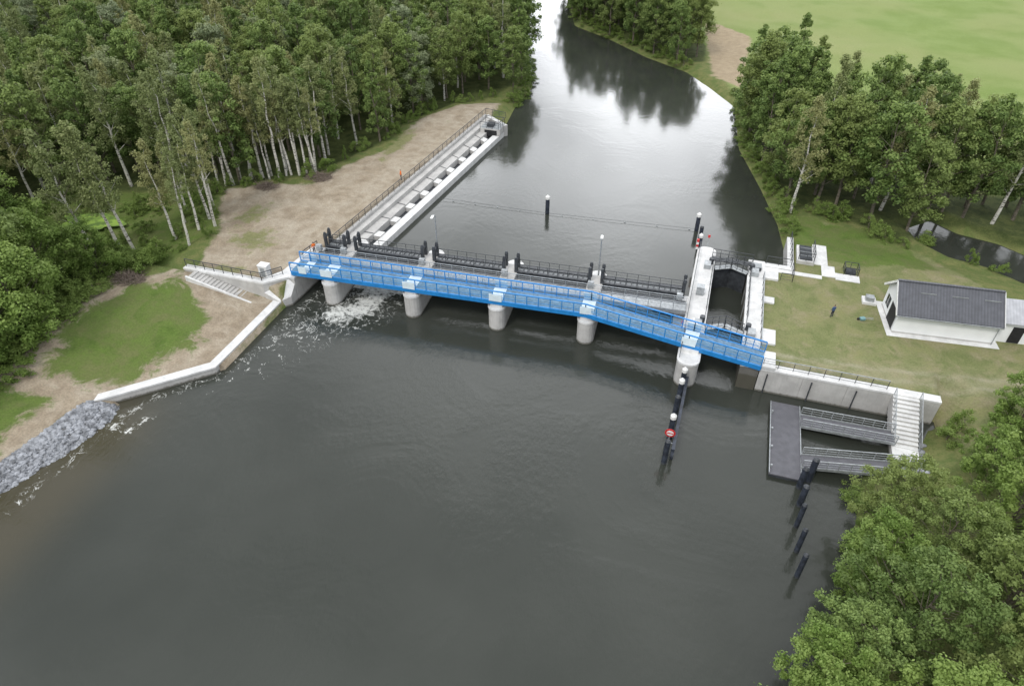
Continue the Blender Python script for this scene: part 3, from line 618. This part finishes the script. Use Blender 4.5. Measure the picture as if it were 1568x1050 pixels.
# ------------------------------------------------------------------ trees
def tree_mesh(name,H,R,cb,ncl,nl,leaf,style,leafk,barkk,seed,flat=.75,cr=(.20,.36)):
    r=np.random.default_rng(seed); mb=MB()
    pts=[Vector((0,0,-.4))]; lean=Vector((r.uniform(-.04,.04),r.uniform(-.04,.04)))
    ns=7; tr0=H*.012+.05
    for i in range(1,ns+1):
        z=H*.92*i/ns; pts.append(Vector((lean.x*z+r.normal()*.12*i/ns*2,lean.y*z+r.normal()*.12*i/ns*2,z)))
    rad=lambda z:max(.03,tr0*(1-max(0,z)/(H*.98)))
    for a,b_ in zip(pts[:-1],pts[1:]): mb.cyl(a,b_,rad(a.z),rad(b_.z),barkk,7)
    def at(z):
        k=min(ns-1,max(0,int(z/(H*.92)*ns))); a,b_=pts[k],pts[k+1]; t=(z-a.z)/(b_.z-a.z); return a.lerp(b_,min(1,max(0,t)))
    cen=[];rads=[];ph=r.uniform(0,6.28,3)
    for i in range(ncl):
        h=(i+r.random())/ncl
        if style=='birch': e=((1-h)**.75)*((h+.06)**.3)*1.35
        elif style=='bush': e=math.cos(h*1.45)**.6
        else: e=math.sin(math.pi*(.16+.80*h))**.65
        az=r.uniform(0,6.283); rr=R*e*math.sqrt(r.uniform(.15,1))*(1+.24*math.sin(az*2+ph[0])+.2*math.sin(az*3+ph[1]+h*5))
        z=H*(cb+(1-cb)*h*.97); t=at(z); c=(t.x+rr*math.cos(az),t.y+rr*math.sin(az),z+r.normal()*.35)
        cen.append(c); rads.append(R*r.uniform(*cr)*(1-.35*h if style=='birch' else 1-.15*h))
        if i%3==0 and style!='bush':
            b0=at(max(H*cb*.7,z-rr*.8-.3)); mb.cyl(b0,Vector(c),max(.03,rad(b0.z)*.4),.015,barkk if z<H*.6 else 'bark',4)
    nb=len(mb.f); nbv=len(mb.v)
    cen=np.array(cen);rads=np.array(rads); cs=r.random(ncl)
    idx=np.repeat(np.arange(ncl),nl); n=len(idx)
    d=r.normal(size=(n,3)); d/=np.linalg.norm(d,axis=1)[:,None]
    rr=rads[idx]*r.random(n)**.42*(1+.3*r.normal(size=n)*(r.random(n)<.3))
    P=cen[idx]+d*rr[:,None]*np.array([1,1,flat])
    if style=='birch': P[:,2]-=.25*np.abs(r.normal(size=n))*rads[idx]
    nr=d*.7+r.normal(size=(n,3))*.5+np.array([0,0,.5]); nr/=np.linalg.norm(nr,axis=1)[:,None]
    q=r.normal(size=(n,3)); t1=np.cross(nr,q); t1/=np.linalg.norm(t1,axis=1)[:,None]; t2=np.cross(nr,t1)
    sz=leaf*r.uniform(.55,1.3,n)[:,None]
    V=np.stack([P+t1*sz,P+t2*sz*.6,P-t1*sz,P-t2*sz*.6],1).reshape(-1,3)
    F=(np.arange(n*4).reshape(-1,4)+nbv).tolist()
    v=mb.v+[tuple(x) for x in V.tolist()]; f=mb.f+[tuple(x) for x in F]
    me=bpy.data.meshes.new(name); me.from_pydata(v,[],f)
    keys=mb.mats+[leafk]; 
    for k in keys: me.materials.append(M[k])
    me.polygons.foreach_set('material_index',mb.mi+[len(keys)-1]*n)
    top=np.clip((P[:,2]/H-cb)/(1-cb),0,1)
    sh=np.concatenate([np.zeros(nb),np.clip(.4*cs[idx]+.25*r.random(n)+.35*np.clip(d[:,2]*.6+.5,0,1)*(rr/rads[idx])+.1*top,0,1)])  # random leaf tone, plus light from above painted onto upper, outer leaves
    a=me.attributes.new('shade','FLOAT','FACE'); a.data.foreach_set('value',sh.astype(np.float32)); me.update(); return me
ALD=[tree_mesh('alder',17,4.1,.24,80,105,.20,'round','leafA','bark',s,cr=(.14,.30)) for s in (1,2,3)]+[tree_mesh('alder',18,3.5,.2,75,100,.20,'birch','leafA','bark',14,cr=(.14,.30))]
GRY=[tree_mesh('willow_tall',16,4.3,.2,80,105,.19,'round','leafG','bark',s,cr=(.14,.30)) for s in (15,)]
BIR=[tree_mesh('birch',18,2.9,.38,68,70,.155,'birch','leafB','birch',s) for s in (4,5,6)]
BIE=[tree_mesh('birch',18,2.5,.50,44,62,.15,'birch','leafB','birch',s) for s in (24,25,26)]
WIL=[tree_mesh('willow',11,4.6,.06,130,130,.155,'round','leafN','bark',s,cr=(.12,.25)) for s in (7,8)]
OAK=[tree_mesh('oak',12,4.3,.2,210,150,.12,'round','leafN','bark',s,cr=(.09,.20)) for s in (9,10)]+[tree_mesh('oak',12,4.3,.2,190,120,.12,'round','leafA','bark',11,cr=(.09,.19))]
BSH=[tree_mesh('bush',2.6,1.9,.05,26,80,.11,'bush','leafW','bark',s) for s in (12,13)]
forest=empty('forest')
def put(name,me,x,y,sc,parent=None,z=None,sz=None,lean=.04):
    o=bpy.data.objects.new(name,me); COL.objects.link(o)
    if z is None: z=float(height(np.array([x]),np.array([y]))[0])
    o.location=(x,y,z-.1); o.rotation_euler=(random.uniform(-lean,lean),random.uniform(-lean,lean),random.uniform(0,6.28)); o.scale=(sc,sc,sz or sc*random.uniform(.92,1.1))
    if parent: o.parent=parent
    return o
TH=math.radians(17.3)
def fill(poly,sp,chooser,excl=None):
    P=np.array(poly); x0,y0=P.min(0);x1,y1=P.max(0); pts=[]
    yy=y0;k=0
    while yy<y1:
        xx=x0+(k%2)*sp/2
        while xx<x1: pts.append((xx+random.uniform(-.38,.38)*sp,yy+random.uniform(-.38,.38)*sp)); xx+=sp
        yy+=sp*.87;k+=1
    A=np.array(pts); d=sdf(poly,A[:,0],A[:,1]); a=A[:,0]*math.cos(TH)+A[:,1]*math.sin(TH); b=-A[:,0]*math.sin(TH)+A[:,1]*math.cos(TH)
    ok=(d>.3)&(b<250)&(b>10)&(np.abs(a)<.78*(b*.777+38)+15)
    if excl: ok&=sdf(excl,A[:,0],A[:,1])<.5
    A=A[ok];d=d[ok];b=b[ok]; Z=height(A[:,0],A[:,1])
    for (x,y),dd_,z,bb in zip(A,d,Z,b): chooser(x,y,dd_,z,bb)
def chL(x,y,d,z,b):
    r=random.random(); far=b>150
    if far and random.random()<.15: return
    if y<46 or (x<-66 and y<56):
        nm_,me=('willow_tree',random.choice(WIL)) if r<.7 else ('alder_tree',random.choice(ALD))
    elif d<5 and y>60 and y<100: nm_,me=('birch_tree',random.choice(BIE)) if r<.75 else ('alder_tree',random.choice(ALD))
    elif d<14 and y<105: nm_,me=('birch_tree',random.choice(BIR)) if r<.5 else ('alder_tree',random.choice(ALD))
    else: nm_,me=('birch_tree',random.choice(BIR)) if r<.3 else (('willow_tree',GRY[0]) if r<.44 else ('alder_tree',random.choice(ALD)))
    sc=random.uniform(.72,1.08)
    if random.random()<.25: sc*=.82
    put(nm_,me,x,y,sc,forest if (far or d>14) else None,z)
fill(FL,5.15,chL,MARSH)
for i in range(18):
    t=(i+random.random()*.8)/18; x=-71.5+t*13; y=79+t*6.5+random.uniform(-.6,3.2); put('birch_tree',random.choice(BIE),x,y,random.uniform(.62,.98),lean=.09)
for x,y in ((-64.5,62.5),(-65.5,66),(-66,69),(-68,64),(-67,71.5),(-69.5,68),(-70,74.5),(-64,67.5),(-71.5,71)): put('birch_tree',random.choice(BIE+BIR[:1]),x,y,random.uniform(.62,.85),lean=.08)
for x,y,ry in ((-72.1,60.5,-.16),(-73.3,59.6,-.12),(-76,58,-.1)):
    o=put('birch_tree',random.choice(BIR),x,y,.95); o.rotation_euler=(.05,ry,random.uniform(-.3,.3))
for i in range(95):
    x=random.uniform(-94,-64); y=random.uniform(52,77)
    if float(sdf(MARSH,np.array([x]),np.array([y]))[0])>.5 and math.hypot((x+83)/5.2,(y-64.5)/3.0)>1: put('shrub',random.choice(BSH),x,y,random.uniform(.35,.85),sz=random.uniform(.3,.7))
for x,y,s in ((-69.5,38,1.0),(-73,43,1.1),(-71,33.5,.95),(-76,37,1.1),(-74.5,49.5,1.0),(-68.5,28,.8)): put('willow_tree',random.choice(WIL),x,y,s)
def chR(x,y,d,z,b):
    r=random.random()
    nm_,me=('alder_tree',random.choice(ALD)) if r<.8 else ('birch_tree',random.choice(BIR))
    put(nm_,me,x,y,random.uniform(.8,1.05),None,z)
fill(FR1,5.0,chR)
fill(FR2,5.2,lambda x,y,d,z,b: put('alder_tree',random.choice(ALD),x,y,random.uniform(.75,1.0),forest,z))
put('birch_tree',BIR[0],12.2,97.5,.92)
for x,y,s in ((4.3,140,.8),(4.8,134,.9),(5.3,127,.95),(6.2,120,.95),(7.8,113.5,.9),(9.6,107,.85),(11.6,101,.8)): put('alder_tree',random.choice(ALD),x,y,s)
for x,y,s in ((-12,164,.75),(-18,169.5,.85),(-24,176,.85),(-31,183,.9),(-41,193,.9),(-46,205,.95),(-51,221,1)): put('alder_tree',random.choice(ALD),x,y,s,forest)
for x,y,s in ((-41.5,134,.8),(-41.8,141,.9),(-44.5,150,.95),(-48,161,.95),(-53,174,1),(-58.5,188,1),(-64,203,1),(-69,218,1)): put('alder_tree',random.choice(ALD),x,y,s,forest)
for x,y,s in ((19.6,43,.74),(17.8,35.5,.8),(19,30.5,.92),(25.5,35,1.0),(28,43.5,.92),(31.5,56.5,.72),(35,50,.9),(28,50.5,.5),(15.2,27.5,.85),(13.6,24.5,.8),(19.5,23.5,.95),(22,38.5,.78),(30,37,1.0),(35,44,1.0),(26,28,1.0),(12.5,19,.95),(17.5,18,1.0),(39,56,.85),(24,20,1),(37,61,.55)):
    put('oak_tree',OAK[2] if (y>37 and x<27) or random.random()<.2 else random.choice(OAK[:2]),x,y,s)
def along(poly,step,off,nm_='shrub',smin=.5,smax=1.2):
    for (x1,y1),(x2,y2) in zip(poly[:-1],poly[1:]):
        ln=math.hypot(x2-x1,y2-y1); n=int(ln/step)
        for i in range(n):
            t=(i+random.random())/n; x=x1+(x2-x1)*t+random.uniform(-off,off); y=y1+(y2-y1)*t+random.uniform(-off,off)
            put(nm_,random.choice(BSH),x,y,random.uniform(smin,smax),sz=random.uniform(.4,.9))
along(FL[:5],1.6,1.4); along(FL[5:14],2.2,1.4,smin=.35,smax=.8); along([(-67,38),(-69,46),(-69.5,54),(-66,60)],.9,1.8,smax=1.5)
along([(-39.8,127),(-40.2,141),(-46,160),(-56,187),(-71,231)],2.4,.8)
along([(-50,220),(-41,193),(-30,183),(-19,171),(-9,163)],2.6,.8)
along([(3,142),(5,121),(9.5,106),(12,96),(12.3,90)],1.6,.7,smax=.9); along([(13,97),(20,98),(27,93),(31,97)],1.8,1.2,smax=.9)
along([(32,91.5),(42,87.5),(56,84)],2.2,.6,smin=.3,smax=.6)
along([(18.2,48),(18,40),(17.0,34),(14.0,28),(9.9,15)],1.2,.6,smax=.9); along([(25,57),(30,55),(36,60)],1.6,1)

# ------------------------------------------------------------------ people
def person(x,y,z,yaw,shirt,pants):
    V=[(0,0,.95),(0,0,1.12),(0,.01,1.30),(0,0,1.45),(0,.01,1.54),(0,.02,1.63),(0,.02,1.72)]
    Rr=[.14,.13,.155,.09,.06,.095,.075]; E=[(0,1),(1,2),(2,3),(3,4),(4,5),(5,6)]
    def add(p,r,par): V.append(p);Rr.append(r);E.append((par,len(V)-1)); return len(V)-1
    for s in (-1,1):
        sh=add((s*.17,0,1.40),.065,2); el=add((s*.25,.02,1.13),.045,sh); wr=add((s*.24,.16,.92),.032,el); pa=add((s*.24,.2,.86),.035,wr)
        for k in range(4): 
            f=add((s*(.24)+(k-1.5)*.02,.225,.80),.009,pa); add((s*.24+(k-1.5)*.02,.225,.765+abs(k-1.5)*.006),.008,f)
        add((s*.20,.21,.83),.01,pa)
        hp=add((s*.09,0,.88),.095,0); kn=add((s*.11,.03,.49),.062,hp); an=add((s*.12,-.02,.1),.045,kn); add((s*.13,.13,.05),.04,an)
    me=bpy.data.meshes.new('person'); me.from_pydata(V,E,[]); o=bpy.data.objects.new('person_tmp',me); COL.objects.link(o)
    o.modifiers.new('skin','SKIN'); sv=me.skin_vertices[0].data
    for i,r in enumerate(Rr): sv[i].radius=(r,r); sv[i].use_root=(i==0)
    o.modifiers.new('sub','SUBSURF').levels=1
    dg=bpy.context.evaluated_depsgraph_get(); m2=bpy.data.meshes.new_from_object(o.evaluated_get(dg)); bpy.data.objects.remove(o)
    for k in ('skin','hair',shirt,pants,'black'): m2.materials.append(M[k])
    for p in m2.polygons:
        c=p.center
        i=2
        if c.z>1.52: i=1 if (c.z>1.70 or (c.y<.0 and c.z>1.58)) else 0
        elif abs(c.x)>.16 and c.z<.93 and c.y>.1: i=0
        elif c.z<.1: i=4
        elif c.z<.96: i=3
        p.material_index=i; p.use_smooth=True
    q=bpy.data.objects.new('person',m2); COL.objects.link(q); q.location=(x,y,z); q.rotation_euler=(0,0,yaw)
try:
    person(16.3,70.8,3.0,.6,'cloth_b','cloth_d'); 
    pp=FLn(.42,-.3); person(pp.x,pp.y,3.15,2.2,'orange','cloth_d'); person(-46.9,64.9,3.4,1.0,'orange','cloth_d')
except Exception as ex: print('PERSON FAIL',ex)

# ------------------------------------------------------------------ light, sky, camera
az=math.radians(200); el=math.radians(52)
sd=Vector((math.sin(az)*math.cos(el),math.cos(az)*math.cos(el),math.sin(el)))
ld=bpy.data.lights.new('sun','SUN'); ld.energy=1.5; ld.angle=math.radians(14); ld.color=(1,.96,.9)
lo=bpy.data.objects.new('sun',ld); COL.objects.link(lo); lo.rotation_euler=sd.to_track_quat('Z','Y').to_euler()
wd=bpy.data.worlds.new('World'); S.world=wd; wd.use_nodes=True; nt=wd.node_tree; bg=nt.nodes['Background']
sky=N(nt,'ShaderNodeTexSky',sky_type='NISHITA'); sky.sun_disc=False; sky.sun_elevation=el; sky.sun_rotation=az
tc=N(nt,'ShaderNodeTexCoord'); g_=tc.outputs['Generated']
mp=N(nt,'ShaderNodeMapping'); mp.inputs['Scale'].default_value=(1,1,2.6); L(nt,g_,mp.inputs[0])
n1=noise(nt,mp.outputs[0],2.3,6,.55); 
dp=N(nt,'ShaderNodeVectorMath',operation='DOT_PRODUCT'); L(nt,g_,dp.inputs[0]); dv=Vector((-.15,.945,.29)).normalized(); dp.inputs[1].default_value=dv
glow=math_(nt,'POWER',math_(nt,'MAXIMUM',dp.outputs['Value'],0.0),12.0)
cl=mixc(nt,smooth(nt,n1,.38,.62),(7.0,7.3,7.8),(11.0,11.2,11.5))
cl2=mixc(nt,math_(nt,'MULTIPLY',glow,smooth(nt,n1,.38,.60,.25,1.0)),cl,(56,57,59))
L(nt,mixc(nt,.9,sky.outputs[0],cl2),bg.inputs[0]); bg.inputs[1].default_value=.13
cd=bpy.data.cameras.new('camera'); cam=bpy.data.objects.new('camera',cd); COL.objects.link(cam)
cam.location=(0,0,50); cam.rotation_euler=(math.radians(51),0,math.radians(17.3)); cd.lens=24; cd.sensor_width=36; cd.clip_end=6000; cd.clip_start=.5
S.camera=cam
